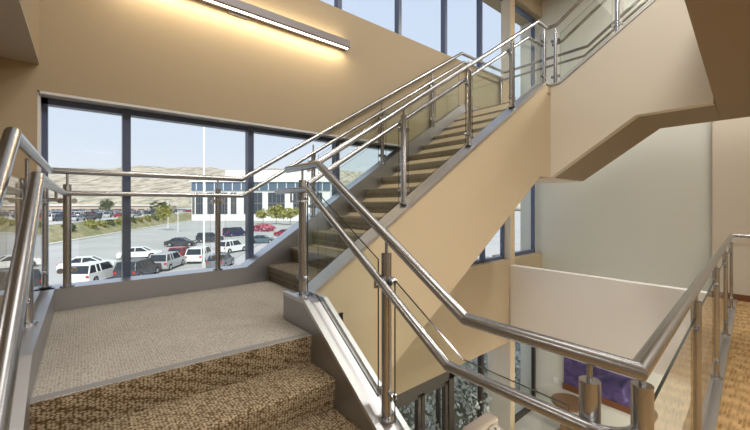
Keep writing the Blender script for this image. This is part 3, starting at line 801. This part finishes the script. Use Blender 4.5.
def far_car(kind, colour, loc, rz, label):
    key = (kind, colour)
    if key not in farm:
        farm[key] = rawmesh('car', CM[kind+'_far'], ['car_'+colour, 'car_glass', 'tyre'])
    o = bpy.data.objects.new('car', farm[key]); COL.objects.link(o); o.location = loc; o.rotation_euler = (0, 0, rz)
    tag(o, label, 'car', 'distant parked cars')
cols = ['white', 'white', 'silver', 'white', 'dark', 'silver', 'grey', 'red', 'navy', 'white']
LOT = GZ+2.9
for row, dep_ in enumerate((63, 70, 84, 91, 107, 116, 136, 147, 172, 185)):
    lat = -1.05*dep_
    while lat < -.48*dep_:
        lat += 2.75
        x, y, _ = at_depth(lat, dep_+random.uniform(-.5, .5)+(lat+.9*dep_)*.12, 0)
        if (Vector((x, y))-base).dot(N) < 8.5 or random.random() < .1: continue
        c = random.choice(cols)
        far_car(random.choice(['sedan', 'suv', 'hatch', 'sedan', 'suv']), c, (x, y, LOT+.005), VW+radians(16)+(pi if row % 2 else 0)+random.uniform(-.05, .05),
                {'white': 'tiny white car', 'silver': 'tiny silver car', 'dark': 'tiny black car', 'grey': 'tiny grey car', 'red': 'tiny red car', 'navy': 'tiny navy car'}[c]+' parked in distant rows beyond the grass bank')

# trees and shrubs -----------------------------------------------------
def lp(u, dep, z): return at_depth((u-375)/f_px*dep, dep, z)
def leaf_blob(c, r, n, size, sc3=(1, 1, 1)):
    m = MB()
    for _ in range(n):
        while True:
            d = Vector((random.uniform(-1, 1), random.uniform(-1, 1), random.uniform(-1, 1)))
            if .01 < d.length < 1: break
        d = d.normalized()*(d.length**.35)
        p = Vector((c[0]+d.x*r*sc3[0], c[1]+d.y*r*sc3[1], c[2]+d.z*r*sc3[2]))
        u = Vector((random.gauss(0, 1), random.gauss(0, 1), random.gauss(0, 1))).normalized()
        w = u.orthogonal().normalized(); k = size*random.uniform(.6, 1.3)
        m.add([p-u*k, p+w*k*.5, p+u*k, p-w*k*.5], [(0, 1, 2, 3)])
    return m
def tree(loc, h, r, matn, label, group=None):
    t = thing('tree', loc, label, 'tree', group)
    b = MB(); b.tube([loc, (loc[0]+.1*r, loc[1], loc[2]+h*.4), (loc[0], loc[1]+.1*r, loc[2]+h*.75)], .03*h*.5, 7); mesh('trunk', b, 'bark', t)
    m = MB()
    for _ in range(7):
        q = leaf_blob((loc[0]+random.uniform(-.5, .5)*r, loc[1]+random.uniform(-.5, .5)*r, loc[2]+h*random.uniform(.5, .85)), r*.6, 60, r*.16, (1, 1, .8))
        m.add(q.v, q.f)
    mesh('crown', m, matn, t)
tree(lp(276, 122, GZ), 6.5, 3.3, 'leaf_yellow', 'yellow green tree before the white office, left of the stair newel')
tree(lp(290, 118, GZ), 6.0, 3.0, 'leaf_yellow', 'yellow green tree nearest the stair newel before the office')
tree(lp(263, 126, GZ), 5.0, 2.6, 'leaf_yellow', 'small yellow green tree before the office, left of the others')
tree(lp(105, 128, LOT), 5.5, 2.6, 'leaf_dark', 'dark round tree among the distant parked cars')
tree(lp(160, 159, LOT), 4.5, 4.0, 'leaf_dark', 'broad dark tree beyond the bank near the office')
tree(lp(163, 92, GZ+1.8), 4.6, 2.3, 'leaf_yellow', 'yellow green tree on the grass bank by the road')
def shrub(loc, r, matn, label, group=None, n=220, size=.11, sc3=(1, 1, .8)):
    m = leaf_blob((loc[0], loc[1], loc[2]+r*sc3[2]*.8), r, n, size, sc3)
    m.tube([loc, (loc[0], loc[1], loc[2]+r*.7)], .03, 5)
    o = mesh('shrub', m, matn, None, origin=loc); tag(o, label, 'shrub', group)
shrub(gp(264, 231), 1.9, 'flower_pink', 'low pink flowering shrub beside the grey green saloon', n=400, size=.4, sc3=(2.0, 1.4, .5))
for i, t in enumerate((14, 22, 27, 31, 35, 39, 44, 49, 55, 62, 70)):
    x, y = along(t, 3.2); shrub((x, y, GZ+1.6), random.uniform(1.0, 1.6), 'leaf_yellow' if i % 3 else 'leaf_dark', 'rounded green shrub on the grass bank beside the road', 'bank shrubs', 160, .35)
shrub((-8.9, .72, GZ-.05), .55, 'leaf_dark', 'small green shrub just outside above the left kerb', n=200, size=.12, sc3=(1, 1.2, 1)) if 0 else None
k = 0
for y in (5.0, 6.2, 7.4, 8.6, 9.8, 11.0):
    for x in (-4.95, -6.3, -7.7):
        yy = y+random.uniform(-.3, .3)+(-4.9-x)*.55
        z = LF-.1 if x > -6.6 else LF-.1-(-6.6-x)*.4
        shrub((x+random.uniform(-.15, .15), yy, z-.06), random.uniform(.72, .95), 'bush_grey',
              'grey green leafy shrub close outside the lower windows', 'shrubs outside the lower windows', 1100, .048, (1, 1, .95))

# poles
def pole(loc, h, r, label, arm=False):
    t = thing('lamp_post', loc, label, 'lamp post')
    b = MB(); b.tube([loc, (loc[0], loc[1], loc[2]+h)], r, 10); mesh('shaft', b, 'pole_white', t)
    b = MB(); b.cyl(loc, (loc[0], loc[1], loc[2]+.5), r*2.2, 12); mesh('footing', b, 'kerb', t)
    if arm:
        b = MB(); b.box(loc[0]-.25, loc[0]+.25, loc[1]-1.0, loc[1]+1.0, loc[2]+h, loc[2]+h+.15); mesh('lamp_head', b, 'fixture_grey', t)
    else:
        b = MB(); b.ball((loc[0], loc[1], loc[2]+h+.08), .12, n=10); mesh('finial', b, 'pole_white', t)
pole(gp(204, 267), 16.2, .11, 'tall white pole rising between the parked cars')
pole(gp(168, 228), 8.2, .10, 'distant white lamp post on the road left of the office', True)
pole(gp(178, 232), 5.6, .08, 'short distant lamp post beside the bank', True)

# white office building
dep = 150.
c = Vector((*at_depth((252-375)/f_px*dep, dep, GZ),))
B = thing('office_building', tuple(c), 'long white office building with dark window bays and blue glass band', 'building', None, math.atan2(RT.y, RT.x))
def bpart(name, boxes, m, parent):
    mb = MB()
    for bx in boxes: mb.box(*bx)
    me = rawmesh(name, mb, [m]); o = bpy.data.objects.new(name, me); COL.objects.link(o); o.parent = parent; return o
px = dep/f_px
def U(u): return (u-252)*px
def V(v): return (hz_px-v)*px+cam_h-GZ
bpart('wall', [(U(191), U(330), .5, 22, 0, V(182))], 'pale_concrete', B)
bpart('roof', [(U(224), U(330), 1.5, 22, V(181), V(170)), (U(189.5), U(331), -.6, 22, V(182), V(180.6))], 'pale_concrete', B)
bpart('glass_band', [(U(191.5), U(330), 0, .6, V(190.5), V(182.5))], 'office_band', B)
for u in range(196, 330, 9):
    bpart('mullion', [(U(u), U(u)+.3, -.1, .3, V(190.5), V(182.5))], 'pale_concrete', B)
bays = [(191.8, 194), (195.5, 204.5), (207, 213.5), (216.5, 227), (230.4, 236), (243.5, 262), (267.8, 284.5), (293, 306), (310, 322)]
for a, e in bays:
    w = bpart('window', [(U(a), U(e), .3, .6, V(214), V(192.5))], 'office_glass', B)
    bpart('glazing_bar', [(U(a), U(e), .22, .35, V(203.6), V(202.9))]+[(U(a)+(U(e)-U(a))*q/4-.09, U(a)+(U(e)-U(a))*q/4+.09, .22, .35, V(214), V(192.5)) for q in (1, 2, 3)], 'fixture_grey', w)
# low brick range behind the lot
c2 = Vector((*at_depth(-225., 245., LOT),))
q = thing('warehouse', tuple(c2), 'long low red brown building at the foot of the hills', 'building', None, math.atan2(RT.y, RT.x))
bpart('wall', [(-75, 75, 0, 20, 0, 3.2)], 'brick_far', q); bpart('roof', [(-76, 76, -1, 21, 3.2, 3.9)], 'pale_concrete', q)

# ------------------------------------------------------------------ light, sky, camera
sun = bpy.data.lights.new('sun', 'SUN'); sun.energy = 4.6; sun.angle = radians(2); sun.color = (1, .95, .86)
so = bpy.data.objects.new('sun', sun); COL.objects.link(so); so.rotation_euler = (radians(14), radians(46), 0)
w = bpy.data.worlds.new('sky'); sc.world = w; w.use_nodes = True; nt = w.node_tree
bg = nt.nodes['Background']
tc = nd(nt, 'ShaderNodeTexCoord'); sp = nd(nt, 'ShaderNodeSeparateXYZ'); rp = nd(nt, 'ShaderNodeValToRGB')
nt.links.new(tc.outputs['Generated'], sp.inputs[0]); nt.links.new(sp.outputs['Z'], rp.inputs[0]); nt.links.new(rp.outputs[0], bg.inputs[0])
e = rp.color_ramp.elements
e[0].position = 0; e[0].color = (.80, .84, .88, 1); e[1].position = .55; e[1].color = (.60, .70, .88, 1)
k = e.new(.16); k.color = (.68, .76, .88, 1)
bg.inputs[1].default_value = 1.1

cd = bpy.data.cameras.new('camera'); co = bpy.data.objects.new('camera', cd); COL.objects.link(co)
co.location = (0, 0, cam_h); co.rotation_euler = (pi/2, 0, TH)
cd.sensor_fit = 'HORIZONTAL'; cd.sensor_width = 36; cd.lens = f_px*36/750; cd.shift_y = (hz_px-215)/750
cd.clip_start = .02; cd.clip_end = 4000
sc.camera = co
vs_ = sc.view_settings
vs_.view_transform = 'Standard'; vs_.look = 'None'; vs_.exposure = 0.0; vs_.gamma = 1; vs_.use_curve_mapping = False
sc.cycles.max_bounces = 10; sc.cycles.transparent_max_bounces = 24; sc.cycles.diffuse_bounces = 5; sc.cycles.glossy_bounces = 5
sc.cycles.sample_clamp_indirect = 4.0; sc.cycles.caustics_reflective = False; sc.cycles.caustics_refractive = False
